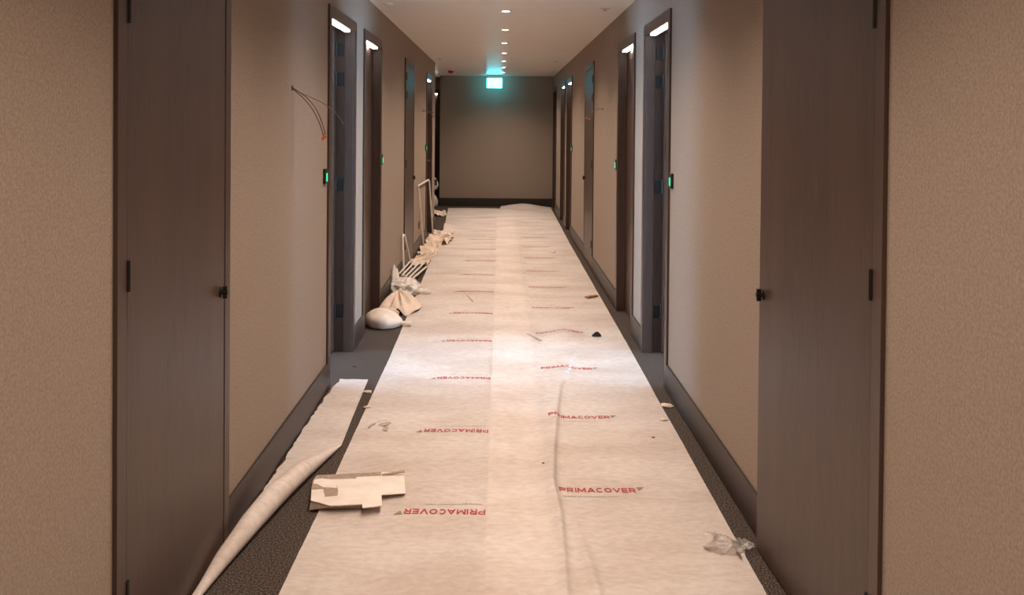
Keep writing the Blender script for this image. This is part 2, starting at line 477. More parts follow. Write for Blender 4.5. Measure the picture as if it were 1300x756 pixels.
# ------------------------------------------------------------------ ceiling things
def spot(parent, off):
    l = bpy.data.lights.new('downlight_beam' + off, 'SPOT')
    l.energy = DOWNLIGHT_W; l.color = WARM; l.spot_size = R(142); l.spot_blend = 0.9; l.shadow_soft_size = 0.035
    o = bpy.data.objects.new('downlight_beam' + off, l); COL.objects.link(o)
    o.parent = parent; o.location = (0, 0, -0.012)
ring_me = lens_me = None
LAMPS = [(0.03, 7.35 - 7 * 1.42 + k * 1.42) for k in range(14)]
for lx_, y in LAMPS:
    off = '' if y > 6.8 else '_offscreen'       # the row runs on over and behind the camera
    d = tag(empty('downlight' + off, (lx_, y, H)), 'small round recessed downlight in the row along the corridor ceiling', 'light', 'downlights along the corridor ceiling')
    if ring_me is None:
        o = MB().lathe((0, 0, 0), [(0.030, 0.0), (0.030, -0.003), (0.037, -0.006), (0.044, -0.004), (0.045, 0.0)], 32).build('trim_ring', 'white_plastic', d, True)
        p = MB().lathe((0, 0, 0), [(0.029, -0.0005), (0.029, -0.004), (0.02, -0.007), (0.006, -0.008)], 24).build('lens' + off, 'lens', d, True)
        ring_me, lens_me = o.data, p.data
    else:
        for nm, me in (('trim_ring', ring_me), ('lens' + off, lens_me)):
            o = bpy.data.objects.new(nm, me); COL.objects.link(o); o.parent = d
    spot(d, off)

for x, y in ((-0.86, 6.96), (0.79, 7.15), (-0.84, 12.7), (0.77, 13.0)):
    d = tag(empty('ceiling_sprinkler', (x, y, H)), 'small round ceiling sprinkler beside the wall edge', 'sprinkler', 'sprinklers along the ceiling edges')
    MB().lathe((0, 0, 0), [(0.042, 0), (0.042, -0.003), (0.034, -0.007), (0.02, -0.008)], 28).build('cover_plate', 'white_plastic', d, True)
    MB().lathe((0, 0, -0.008), [(0.012, 0), (0.012, -0.010), (0.016, -0.012), (0.016, -0.014)], 16).build('deflector', 'white_plastic', d, True)

d = tag(empty('alarm_sounder', (-0.83, 15.2, H)), 'red fire alarm sounder on a white base on the ceiling', 'alarm')
MB().lathe((0, 0, 0), [(0.052, 0), (0.052, -0.016), (0.045, -0.02)], 28).build('base', 'white_plastic', d, True)
MB().lathe((0, 0, -0.0205), [(0.047, 0), (0.047, -0.02), (0.038, -0.034), (0.018, -0.042)], 28).build('dome', 'red_plastic', d, True)

SY = 16.75
sx = -0.125
d = tag(empty('exit_sign', (sx, SY, H)), 'glowing cyan emergency exit sign hanging before the end wall', 'sign')
MB().box(-0.140, 0.140, -0.022, 0.022, -0.058, -0.001).build('housing', 'white_plastic', d, bevel=0.004)
p = MB().box(-0.137, 0.137, -0.006, 0.006, -0.235, -0.0585).build('panel', 'sign', d, bevel=0.002)
p['label'] = 'glowing cyan panel'
for sg in (-1, 1): MB().box(sg * 0.1375, sg * 0.1405, -0.007, 0.007, -0.237, -0.0585).build('edge_clip', 'white_plastic', d)

# ------------------------------------------------------------------ wall things
RD = [(-1, 5.10, 1.207, 'beside the open doorway next to the dangling cables'), (-1, 7.52, 1.21, 'beside the shut door with cream sacks at its foot'),
      (-1, 11.93, 1.20, 'behind the tall white trim'), (1, 5.165, 1.195, 'beside the open doorway opposite the dangling cables'),
      (1, 7.64, 1.18, 'beside the shut door by the wood offcut'), (1, 12.43, 1.19, 'beside the first of the close pair of shut doors')]
for s, y, z, wh in RD:
    r = tag(empty('card_reader', (s * W[s], y, z)), 'black card reader with green light ' + wh, 'card reader', 'card readers beside the doors')
    MB().box(0, -s * 0.014, -0.04, 0.04, -0.042, 0.042).build('housing', 'black', r, bevel=0.004)
    MB().box(-s * 0.0145, -s * 0.016, -0.014, 0.014, -0.028, 0.018).build('green_light', 'green', r, bevel=0.001)

def bez(p0, p1, p2, p3, n=14):
    out = []
    for i in range(n + 1):
        t = i / n
        out.append(tuple((1 - t) ** 3 * a + 3 * t * (1 - t) ** 2 * b + 3 * t * t * (1 - t) * c + t ** 3 * d for a, b, c, d in zip(p0, p1, p2, p3)))
    return out
# left cable: leaves the wall at y 4.30
def cable(s, y, z, curves, term, label):
    c = tag(empty('dangling_cable', (s * W[s], y, z)), label, 'cable', 'cables hanging from the walls')
    MB().cyl((-s * 0.004 if s > 0 else 0.0, 0, 0), 'x', 0.012, 0.012, 0.004, 16).build('wall_outlet', 'black', c, True)
    for pts, r, m in curves:
        MB().tube([(-s * p[0], p[1], p[2]) for p in bez(*pts)], r, 8).build('wire', m, c, True)
    for t in term:
        MB().box(-s * t[0] - 0.007, -s * t[0] + 0.007, t[1] - 0.006, t[1] + 0.006, t[2] - 0.012, t[2] + 0.006).build('terminal', 'orange', c, bevel=0.002)
cable(-1, 4.30, 1.66, [
    (((0.004, 0, 0), (0.05, 0.02, -0.03), (0.115, 0.03, -0.06), (0.150, 0.03, -0.215)), 0.0024, 'copper'),
    (((0.004, 0.002, -0.003), (0.045, 0.03, -0.045), (0.10, 0.05, -0.08), (0.140, 0.04, -0.222)), 0.0024, 'copper'),
    (((0.004, -0.002, 0.003), (0.06, 0.05, -0.05), (0.17, 0.06, -0.05), (0.225, 0.08, -0.165)), 0.0017, 'grey_cable')],
    [(0.150, 0.03, -0.222), (0.138, 0.04, -0.230)], 'thin brown cables hanging from the wall before the open doorway')
cable(1, 8.70, 1.655, [
    (((0.004, 0, 0), (0.05, 0.02, 0.02), (0.10, 0.05, -0.01), (0.150, 0.05, -0.075)), 0.0024, 'grey_cable'),
    (((0.004, 0, -0.003), (0.05, 0.02, 0.0), (0.08, 0.03, 0.01), (0.125, 0.05, -0.085)), 0.0024, 'grey_cable')],
    [(0.150, 0.05, -0.08), (0.125, 0.05, -0.09)], 'pale cable hanging from the wall before the flush cupboard door')
cable(-1, 11.45, 1.665, [
    (((0.004, 0, 0), (0.06, 0.02, 0.0), (0.09, 0.05, 0.0), (0.14, 0.06, -0.03)), 0.0026, 'copper'),
    (((0.004, 0, -0.003), (0.05, 0.02, -0.01), (0.1, 0.03, -0.01), (0.13, 0.05, -0.07)), 0.0026, 'grey_cable')],
    [(0.13, 0.05, -0.075)], 'short cable hanging from the wall above the tall white trim')
d = tag(empty('wall_socket', (-WL, 11.05, 0.30)), 'small dark wall socket behind the tall white trim', 'socket')
MB().box(0, 0.010, -0.043, 0.043, -0.043, 0.043).build('plate', 'black', d, bevel=0.003)
MB().box(0.0105, 0.013, -0.012, 0.012, -0.012, 0.012).build('insert', 'steel', d, bevel=0.001)
d = tag(empty('wall_stub', (-0.07, Y_END, 1.655)), 'tiny cable stub poking out of the end wall below the sign', 'cable')
MB().cyl((0, -0.004, 0), 'y', 0.018, 0.018, 0.004, 16).build('wall_outlet', 'card_tan', d, True)
MB().tube([(0, -0.004, 0), (0.004, -0.03, -0.005), (0.006, -0.045, -0.03)], 0.004, 8).build('wire', 'copper', d, True)

# ------------------------------------------------------------------ floor protection sheets
def lerp_tab(tab, t):
    if t <= tab[0][0]: return tab[0][1]
    for (a, va), (b, vb) in zip(tab, tab[1:]):
        if t <= b: return va + (vb - va) * (t - a) / (b - a)
    return tab[-1][1]
def sm(t):
    t = max(0.0, min(1.0, t)); return t * t * (3 - 2 * t)
LEFT_EDGE = [(-0.5, -0.68), (2.96, -0.687), (6.07, -0.70), (8.4, -0.735), (13.5, -0.805), (15.2, -0.88), (16.65, -0.935)]
RIGHT_EDGE = [(-0.5, 0.855), (2.96, 0.86), (6.2, 0.876), (11.7, 0.882), (16.9, 0.915)]
RIDGE_C = [(1.5, 0.22), (2.96, 0.226), (3.33, 0.239), (3.526, 0.242), (3.83, 0.232), (4.2, 0.256), (4.76, 0.303), (5.257, 0.352), (5.68, 0.428), (6.28, 0.54), (7.0, 0.6)]
RIDGE_W = [(2.0, 0.05), (3.0, 0.06), (3.8, 0.07), (4.8, 0.09), (5.7, 0.13), (6.3, 0.16)]
RIDGE_A = [(1.0, 0.0), (2.4, 0.006), (3.2, 0.012), (3.8, 0.024), (4.8, 0.022), (5.6, 0.013), (6.1, 0.005), (6.4, 0.0)]
def wrinkle(x, y, seed):
    h = 0.0018 * noise.noise((x * 2.2, y * 3.0, seed))
    a = noise.noise((x * 1.6 + 4, (y + 0.5 * x) * 4.2, seed + 7.3))
    h += 0.0040 * max(0.0, 1 - abs(a) * 7) * (0.5 + 0.5 * noise.noise((x * 1.2, y * 0.9, seed + 2)))
    b = noise.noise((x * 5 + 4, (y - 0.25 * x) * 9.2, seed + 17.3))
    h += 0.0004 * max(0.0, 1 - abs(b) * 5)
    return h
def h_left(x, y):
    h = 0.006 + wrinkle(x, y, 1.7)
    # lifted fold at the edge near y 13
    e = lerp_tab(LEFT_EDGE, y)
    h += 0.075 * math.exp(-((y - 13.35) / 0.22) ** 2) * math.exp(-((x - e) / 0.14) ** 2)
    h += 0.035 * math.exp(-((y - 12.6 - 0.9 * (x - e)) / 0.12) ** 2) * math.exp(-((x - e - .1) / 0.22) ** 2)
    # near diagonal folds
    h += 0.008 * math.exp(-((y - (4.05 + (x + 0.35) * 0.9)) / 0.05) ** 2) * sm((x + 0.68) / 0.1) * sm((-0.1 - x) / 0.2)
    h += 0.006 * math.exp(-((y - (4.75 + (x + 0.35) * 0.6)) / 0.04) ** 2) * sm((x + 0.68) / 0.1) * sm((-0.1 - x) / 0.2)
    if x > -0.06: h = 0.004 + (h - 0.004) * 0.25
    return max(0.003, h)
def h_right(x, y):
    h = (0.0105 if x < 0.215 else 0.006 + 0.0045 * sm((0.27 - x) / 0.05)) + wrinkle(x, y, 5.1) * (1.0 if x > 0.25 else 0.8)
    c, wd, A = lerp_tab(RIDGE_C, y), lerp_tab(RIDGE_W, y), lerp_tab(RIDGE_A, y)
    if A > 0:
        t = (x - c) / wd
        if t < 0: h += A * math.exp(-(t / 0.75) ** 2)
        else: h += A * math.exp(-(x - c) / 0.009) if x - c < 0.06 else 0.0
    h += 0.03 * math.exp(-((x - 0.46) / 0.11) ** 2) * math.exp(-((y - 6.62) / 0.2) ** 2)
    h += 0.018 * math.exp(-((x - 0.40) / 0.07) ** 2) * math.exp(-((y - 5.85) / 0.16) ** 2)
    h += 0.012 * math.exp(-((x - (0.31 + 0.02 * math.sin(y * 3))) / 0.02) ** 2) * sm((y - 2.2) / 0.6) * sm((3.6 - y) / 0.4)
    h += 0.065 * sm((y - 16.35) / 0.4) * math.exp(-((x - 0.42) / 0.33) ** 2)
    return max(0.003, h)

def sheet(name, xa, xb, y0, y1f, hf, nx, ny, label):
    vs, fs = [], []
    for j in range(ny + 1):
        for i in range(nx + 1):
            u = i / nx
            y = y0 + (y1f(u) - y0) * j / ny
            a = xa(y); b = xb(y)
            x = a + (b - a) * u
            vs.append((x, y, hf(x, y)))
    for j in range(ny):
        for i in range(nx):
            p = j * (nx + 1) + i
            fs.append((p, p + 1, p + nx + 2, p + nx + 1))
    me = bpy.data.meshes.new(name); me.from_pydata(vs, [], fs); me.materials.append(M['paper'])
    for p in me.polygons: p.use_smooth = True
    o = bpy.data.objects.new(name, me); COL.objects.link(o)
    return tag(o, label, 'floor sheet', 'protective sheets down the corridor')
SL = sheet('floor_protection_sheet', lambda y: lerp_tab(LEFT_EDGE, y) + 0.006 * noise.noise((y * 1.5, 0, 3)), lambda y: 0.205 + 0.004 * noise.noise((y, 2, 3)), -0.5,
           lambda u: 16.62 + 0.02 * math.sin(u * 5), h_left, 60, 860, 'white protective floor sheet lying underneath, its printing facing the end wall')
SR = sheet('floor_protection_sheet', lambda y: -0.04 + 0.05 * sm((y - 15.5) / 1.5), lambda y: lerp_tab(RIGHT_EDGE, y) + 0.004 * noise.noise((y * 1.5, 9, 3)), -0.5,
           lambda u: 16.86 + 0.05 * math.sin(u * 3.2), h_right, 160, 800, 'white protective floor sheet lying on top with a long creased ridge, its printing upright')

def text_mesh(body, size_w, size_h, bold):
    cu = bpy.data.curves.new('t', 'FONT'); cu.body = body; cu.space_character = 1.06; cu.align_x = 'LEFT'; cu.resolution_u = 2
    cu.offset = bold; cu.size = 1.0
    ob = bpy.data.objects.new('t', cu); COL.objects.link(ob)
    dg = bpy.context.evaluated_depsgraph_get()
    me = bpy.data.meshes.new_from_object(ob.evaluated_get(dg))
    bpy.data.objects.remove(ob, do_unlink=True); bpy.data.curves.remove(cu)
    bm = bmesh.new(); bm.from_mesh(me); bpy.data.meshes.remove(me)
    bmesh.ops.triangulate(bm, faces=bm.faces)
    bmesh.ops.subdivide_edges(bm, edges=bm.edges, cuts=1, use_grid_fill=True)
    bmesh.ops.triangulate(bm, faces=bm.faces)
    vs = [v.co.copy() for v in bm.verts]; bm.verts.index_update()
    fs = [tuple(v.index for v in f.verts) for f in bm.faces]; bm.free()
    x0 = min(v.x for v in vs); x1 = max(v.x for v in vs); y0 = min(v.y for v in vs); y1 = max(v.y for v in vs)
    return [((v.x - x0) / (x1 - x0) * size_w, (v.y - y0) / (y1 - y0) * size_h) for v in vs], fs
def bold_word(word, size_w, size_h):
    """heavy extended capitals drawn as broad strokes"""
    def arc(cx, cy, rx, ry, a0, a1, n=9): return [(cx + rx * math.cos(R(a0 + (a1 - a0) * i / n)), cy + ry * math.sin(R(a0 + (a1 - a0) * i / n))) for i in range(n + 1)]
    T = 0.2; h = T / 2; t = 1 - h
    bowl = [(h, t)] + arc(0.62, 0.68, 0.24, 0.22, 90, -90) + [(h, 0.46)]
    G = {'P': (0.96, [[(h, 0), (h, 1)], bowl]), 'R': (1.02, [[(h, 0), (h, 1)], bowl, [(0.5, 0.46), (0.88, 0)]]), 'I': (0.2, [[(h, 0), (h, 1)]]),
         'M': (1.2, [[(h, 0), (h, 1)], [(h, 0.98), (0.6, 0.22), (1.1, 0.98)], [(1.1, 0), (1.1, 1)]]), 'A': (1.16, [[(0.1, 0), (0.58, 0.96), (1.06, 0)], [(0.3, 0.3), (0.86, 0.3)]]),
         'C': (1.0, [arc(0.52, 0.5, 0.42, 0.4, 45, 315, 14)]), 'O': (1.08, [arc(0.54, 0.5, 0.44, 0.4, 0, 360, 20)]),
         'V': (1.12, [[(0.1, 1), (0.56, 0.04), (1.02, 1)]]), 'E': (0.9, [[(h, 0), (h, 1)], [(h, t), (0.88, t)], [(h, 0.5), (0.82, 0.5)], [(h, h), (0.88, h)]])}
    vs, fs = [], []; x = 0.0
    for ch in word:
        wd, strokes = G[ch]
        for st in strokes:
            for (a, b) in zip(st, st[1:]):
                p, q = Vector(a), Vector(b); L_ = (q - p).length
                n_ = Vector((-(q - p).y, (q - p).x)) / max(L_, 1e-6) * h
                k = max(1, int(L_ / 0.25))
                for i in range(k):
                    c, d = p + (q - p) * (i / k), p + (q - p) * ((i + 1) / k)
                    o_ = len(vs)
                    vs += [((c + n_).x + x, (c + n_).y), ((c - n_).x + x, (c - n_).y), ((d - n_).x + x, (d - n_).y), ((d + n_).x + x, (d + n_).y)]
                    fs.append((o_, o_ + 1, o_ + 2, o_ + 3))
        x += wd + 0.14
    x -= 0.14
    return [(u / x * size_w, min(1.02, max(-0.02, v)) * size_h) for u, v in vs], fs
LOGO = bold_word('PRIMACOVER', 0.315, 0.048)
URL = text_mesh('www.primacover.com', 0.225, 0.020, 0.004)
def tri_patch(poly, n=4):
    (ax, ay), (bx, by), (cx, cy) = poly
    vs, fs, idx = [], [], {}
    for i in range(n + 1):
        for j in range(n + 1 - i):
            idx[i, j] = len(vs)
            a, b = i / n, j / n
            vs.append((ax + (bx - ax) * a + (cx - ax) * b, ay + (by - ay) * a + (cy - ay) * b))
    for i in range(n):
        for j in range(n - i):
            fs.append((idx[i, j], idx[i + 1, j], idx[i, j + 1]))
            if j < n - i - 1: fs.append((idx[i + 1, j], idx[i + 1, j + 1], idx[i, j + 1]))
    return vs, fs
TRI = tri_patch([(0.318, 0.052), (0.352, 0.056), (0.326, 0.018)])
def print_on(parent, x, y, flip, hf, which, m, dx=0.0, dy=0.0):
    vs, fs = which
    out = []
    for (u, v) in vs:
        u += dx; v += dy
        px, py = (x - u, y - v) if flip else (x + u, y + v)
        out.append((px, py, hf(px, py) + 0.0014))
    me = bpy.data.meshes.new('print'); me.from_pydata(out, [], [f if True else f[::-1] for f in fs]); me.materials.append(M[m])
    return me
def stamp(parent, x, y, flip, hf):
    for nm, wh, m, dx, dy in (('printed_word', LOGO, 'red', 0, 0), ('printed_arrow', TRI, 'grey_print', 0, 0), ('printed_web_address', URL, 'grey_print', 0.012, -0.055)):
        me = print_on(parent, x, y, flip, hf, wh, m, dx, dy)
        me.name = nm
        o = bpy.data.objects.new(nm, me); COL.objects.link(o); o.parent = parent
for k in range(-1, 13):
    y = 3.58 + 0.945 * k
    stamp(SL, -0.048 - 0.0015 * k, y, True, h_left)
for k in range(-1, 13):
    y = 3.755 + 0.95 * k
    stamp(SR, 0.25 + 0.004 * k, y, False, h_right)

# ------------------------------------------------------------------ rolled strip of sheet along the left skirting
def roll_strip():
    vs, fs = [], []
    XR = [(2.3, -0.925), (2.9, -0.921), (3.28, -0.868), (3.6, -0.822), (4.0, -0.763), (4.26, -0.726), (4.7, -0.742), (5.40, -0.762)]
    RR = [(2.3, 0.012), (2.9, 0.015), (3.1, 0.027), (3.35, 0.039), (3.6, 0.045), (3.85, 0.038), (4.1, 0.020), (4.27, 0.004)]
    ny, nf, nc = 160, 16, 26
    for j in range(ny + 1):
        y = 2.3 + (5.40 - 2.3) * j / ny
        r = lerp_tab(RR, y) * (1 + 0.08 * noise.noise((y * 4, 1, 1)))
        xr = lerp_tab(XR, y)
        xl = -0.948 + 0.014 * noise.noise((y * 7, 3, 8)) + 0.008 * noise.noise((y * 25, 3, 8)) + 0.02 * sm((y - 4.9) / 0.5)
        if y < 3.3: xl = -0.945
        curled = y < 4.27
        xt = xr - r if curled else xr
        for i in range(nf + 1):
            x = xl + (xt - xl) * i / nf
            vs.append((x, y, 0.006 + 0.006 * abs(noise.noise((x * 9, y * 5, 4))) * (0.2 + 0.8 * (1 - i / nf))))
        for i in range(1, nc + 1):
            if curled:
                a = -math.pi / 2 + i / nc * R(285)
                vs.append((xt + r * math.cos(a), y, 0.006 + r + r * math.sin(a)))
            else:
                vs.append((xt + 0.0004 * i / nc, y, vs[-1][2]))
    n = nf + nc + 1
    for j in range(ny):
        for i in range(n - 1):
            p = j * n + i
            fs.append((p, p + 1, p + n + 1, p + n))
    me = bpy.data.meshes.new('sheet_offcut'); me.from_pydata(vs, [], fs); me.materials.append(M['paper'])
    for p in me.polygons: p.use_smooth = True
    o = bpy.data.objects.new('sheet_offcut', me); COL.objects.link(o)
    tag(o, 'long white strip of protective sheet curling into a roll along the skirting', 'sheet offcut')
roll_strip()

# ------------------------------------------------------------------ torn card lying over the sheet edge
def px2floor(x, y, h=0.0):
    """rough scene position on a level h for a pixel, used to lay out the debris"""
    dx, dy = x - 636.0, y - 159.0
    c, s_ = math.cos(ROLL), math.sin(ROLL)
    u, v = dx * c + dy * s_, -dx * s_ + dy * c
    Y = (CAM_H - h) * F / v
    return (u * Y / F, Y)
d = tag(empty('torn_card', px2floor(440, 630) + (0.014,)), 'torn white card with brown peeled patches lying across the sheet edge', 'card')
ox, oy = d.location.x, d.location.y
def rel(pts, h): return [(a - ox, b - oy) for a, b in (px2floor(x, y, h) for x, y in pts)]
def slab(name, m, pts, hs, t):
    """flat piece whose corners sit at their own heights hs (top), thickness t"""
    top = [px2floor(x, y, h + 0.014) for (x, y), h in zip(pts, hs)]
    n = len(pts)
    mb = MB()
    mb.v = [(a - ox, b - oy, h - t) for (a, b), h in zip(top, hs)] + [(a - ox, b - oy, h) for (a, b), h in zip(top, hs)]
    mb.f = [tuple(reversed(range(n))), tuple(range(n, 2 * n))] + [(i, (i + 1) % n, n + (i + 1) % n, n + i) for i in range(n)]
    return mb.build(name, m, d)
Hn, Hf = 0.024, 0.008
slab('board', 'card_white', [(393, 638.5), (394, 623), (396, 613), (401, 606), (483, 602), (512, 602.5), (514, 629), (483.5, 631), (484, 645), (459, 648), (458.5, 643), (418, 645)],
     [Hn, Hn * .6, Hf, Hf, Hf, Hf, Hf, Hn * .7, Hn, Hn, Hn, Hn], 0.003)
slab('peeled_patch', 'card_tan', [(394, 624), (396, 614), (401, 606), (483, 602), (483, 606.5), (452, 608), (450, 611), (425, 612.5), (428, 626), (427, 632), (411, 633.5), (409, 623)],
     [Hn * .62 + .002] + [Hf + .002] * 7 + [Hn * .65 + .002, Hn * .85, Hn * .85, Hn * .62 + .002], 0.0015)
slab('torn_tab', 'card_tan', [(483.5, 604.5), (484, 606), (513, 602), (513, 599.5)], [0.010, 0.012, 0.022, 0.026], 0.003)
slab('folded_edge', 'card_tan', [(391, 650.5), (393, 639.5), (418, 645.8), (458.5, 643.8), (458.5, 647.5)], [-0.006, Hn - .004, Hn - .004, Hn - .004, 0.002], 0.002)

# ------------------------------------------------------------------ crumpled things
def crumple(name, c, size, seed, m, amp=0.25, freq=3.0, sub=4, flat=0.0, ridged=True, rot=0.0, label=None, cat=None, group=None, shape=None, parent=None):
    bm = bmesh.new(); bmesh.ops.create_icosphere(bm, subdivisions=sub, radius=1.0)
    for v in bm.verts:
        p = v.co.copy(); n = p.normalized()
        q = n * freq + Vector((seed * 3.1, seed * 1.7, seed * 0.9))
        f = noise.noise(q)
        g = noise.noise(q * 2.3)
        k = (1 - 2.4 * abs(f)) if ridged else f
        k2 = (1 - 2 * abs(g)) if ridged else g
        rr = 1 + amp * (k - 0.3) + amp * 0.45 * (k2 - 0.3)
        if shape: rr *= shape(n)
        p = n * rr
        z = p.z
        if z < -0.45: z = -0.45 + (z + 0.45) * 0.12
        v.co = Vector((p.x * size[0], p.y * size[1], z * size[2]))
    zmin = min(v.co.z for v in bm.verts)
    rm = Matrix.Rotation(rot, 4, 'Z')
    for v in bm.verts:
        v.co.z -= zmin; v.co = rm @ v.co
    me = bpy.data.meshes.new(name); bm.to_mesh(me); bm.free()
    me.materials.append(M[m])
    for p in me.polygons: p.use_smooth = True
    o = bpy.data.objects.new(name, me); COL.objects.link(o); o.location = c
    if parent: o.parent = parent
    if label: tag(o, label, cat, group)
    return o

def crumpled_sheet(name, c, lx, ly, hgt, seed, m, freq=9.0, rot=0.0, n=26, base=0.0, parent=None, label=None, cat=None, group=None, smooth=False, curl=0.0, ragged=0.12):
    """a thin sheet crushed into sharp folds, standing on level base"""
    vs, fs = [], []
    S = seed * 1.37
    ny = max(6, int(n * ly / max(lx, 0.01))) if ly > lx else n
    nx = n if ly > lx else max(6, int(n * lx / ly))
    ny = min(ny, 60)
    for j in range(ny + 1):
        for i in range(nx + 1):
            u, v = i / nx - 0.5, j / ny - 0.5
            e = 1 + ragged * noise.noise((u * 6, v * 6, S + 3))
            x, y = u * lx * e, v * ly * e
            q = Vector((x * freq, y * freq, S))
            a = abs(noise.noise(q)); b = abs(noise.noise(q * 2.1 + Vector((5, 1, 2)))); k = abs(noise.noise(q * 0.45 + Vector((2, 8, 1))))
            z = hgt * (0.75 * (1 - 2.6 * a) * (0.4 + 1.6 * k) + 0.3 * (1 - 2.2 * b))
            z += curl * (abs(u) * 2) ** 3
            x += 0.25 * hgt * noise.noise(q * 1.3 + Vector((9, 2, 0))); y += 0.25 * hgt * noise.noise(q * 1.3 + Vector((1, 7, 0)))
            vs.append([x, y, z])
    zs = sorted(p[2] for p in vs); lo = zs[len(zs) // 6]
    cr, sr = math.cos(rot), math.sin(rot)
    out = []
    for k, (x, y, z) in enumerate(vs):
        z = z - lo
        if z < 0: z *= 0.05
        out.append((x * cr - y * sr, x * sr + y * cr, z + 0.002 + 0.0005 * (k % 3)))
    zm = min(p[2] for p in out)
    out = [(a, b_, z - zm + base) for a, b_, z in out]
    for j in range(ny):
        for i in range(nx):
            p = j * (nx + 1) + i
            fs.append((p, p + 1, p + nx + 2)); fs.append((p, p + nx + 2, p + nx + 1))
    me = bpy.data.meshes.new(name); me.from_pydata(out, [], fs); me.materials.append(M[m])
    if smooth:
        for p in me.polygons: p.use_smooth = True
    o = bpy.data.objects.new(name, me); COL.objects.link(o); o.location = c
    if parent: o.parent = parent
    if label: tag(o, label, cat, group)
    return o

def hood(name, m, parent, apex, rim, zrim, folds, seed):
    """cloth hanging from one peak to a rim outline with radial folds"""
    vs, fs = [], []; nt_, nr = 72, 18
    for i in range(nt_):
        t = i / nt_ * len(rim); k = int(t) % len(rim); f = sm(t - int(t))
        ax_, ay_ = rim[k]; bx_, by_ = rim[(k + 1) % len(rim)]
        zx = zrim[k] + (zrim[(k + 1) % len(rim)] - zrim[k]) * f
        rx_, ry_ = ax_ + (bx_ - ax_) * (t - int(t)), ay_ + (by_ - ay_) * (t - int(t))
        th = 2 * math.pi * i / nt_
        fold = (abs(math.sin(th * folds * 0.5 + seed + 1.3 * noise.noise((math.cos(th) * 1.5, math.sin(th) * 1.5, seed)))) - 0.5)
        for j in range(nr + 1):
            r = (j + 0.4) / (nr + 0.4)
            k2 = 1 - (1 - r) ** 1.25
            prof = (1 - r ** 1.5)
            x = apex[0] + (rx_ - apex[0]) * k2; y = apex[1] + (ry_ - apex[1]) * k2
            z = zx + (apex[2] - zx) * prof + 0.034 * fold * math.sin(math.pi * min(1, r * 1.05)) * 1.1
            vs.append((x, y, max(0.002, z)))
    for i in range(nt_):
        i2 = (i + 1) % nt_
        for j in range(nr):
            fs.append((i * (nr + 1) + j, i * (nr + 1) + j + 1, i2 * (nr + 1) + j + 1, i2 * (nr + 1) + j))
    fs.append(tuple(i * (nr + 1) for i in range(nt_)))
    me = bpy.data.meshes.new(name); me.from_pydata(vs, [], fs); me.materials.append(M[m])
    for p in me.polygons: p.use_smooth = True
    o = bpy.data.objects.new(name, me); COL.objects.link(o); o.parent = parent
    return o

# low cream sack with a twisted tail
d = tag(empty('cream_sack', (-0.845, 6.86, 0)), 'low plump cream sack with a twisted tail lying on the carpet', 'sack')
crumple('sack_body', (0, 0, 0), (0.135, 0.15, 0.085), 2.0, 'cream', 0.07, 1.6, 4, ridged=False, parent=d,
        shape=lambda n: 1.0 - 0.06 * max(0, n.x) ** 2 - 0.22 * max(0, n.x) * max(0, n.z) + 0.12 * max(0, -n.x) * (1 + max(0, n.z)))
MB().tube([(0.08, -0.02, 0.04), (0.12, -0.03, 0.034), (0.155, -0.03, 0.03), (0.195, -0.03, 0.026)], [0.03, 0.018, 0.014, 0.02], 10).build('twisted_tail', 'cream', d, True)

# collapsed cream sack behind it
d = tag(empty('cream_sack', (-0.80, 7.42, 0)), 'collapsed cream sack with deep folds heaped against the doorway', 'sack')
hood('sack_body', 'cream', d, (-0.02, 0.08, 0.15), [(-0.17, -0.16), (-0.06, -0.20), (0.0, -0.15), (0.07, -0.2), (0.15, -0.08), (0.17, 0.05), (0.10, 0.17), (-0.05, 0.2), (-0.14, 0.10)],
     [0.002, 0.002, 0.05, 0.002, 0.03, 0.03, 0.002, 0.002, 0.002], 7, 1.2)
crumple('folded_flap', (-0.06, -0.17, 0.0), (0.075, 0.035, 0.04), 9.0, 'cream', 0.10, 1.5, 4, ridged=False, parent=d)

# milky plastic bag
d = tag(empty('plastic_bag', (-0.84, 8.2, 0)), 'crumpled milky plastic bag beside the cream sacks', 'plastic bag')
crumple('bag_body', (0.0, 0, 0), (0.125, 0.20, 0.085), 12.0, 'film_white', 0.22, 2.0, 5, parent=d)
crumple('bag_neck', (0.17, -0.04, 0.0), (0.075, 0.04, 0.04), 14.0, 'film_white', 0.18, 1.6, 4, ridged=False, parent=d)
MB().tube([(-0.085, -0.06, 0.03), (-0.10, 0.0, 0.10), (-0.105, 0.04, 0.19), (-0.10, 0.06, 0.235), (-0.085, 0.06, 0.20), (-0.07, 0.03, 0.12), (-0.05, 0.0, 0.05)],
          [0.03, 0.022, 0.02, 0.012, 0.018, 0.024, 0.03], 10).build('raised_corner', 'film_white', d, True)

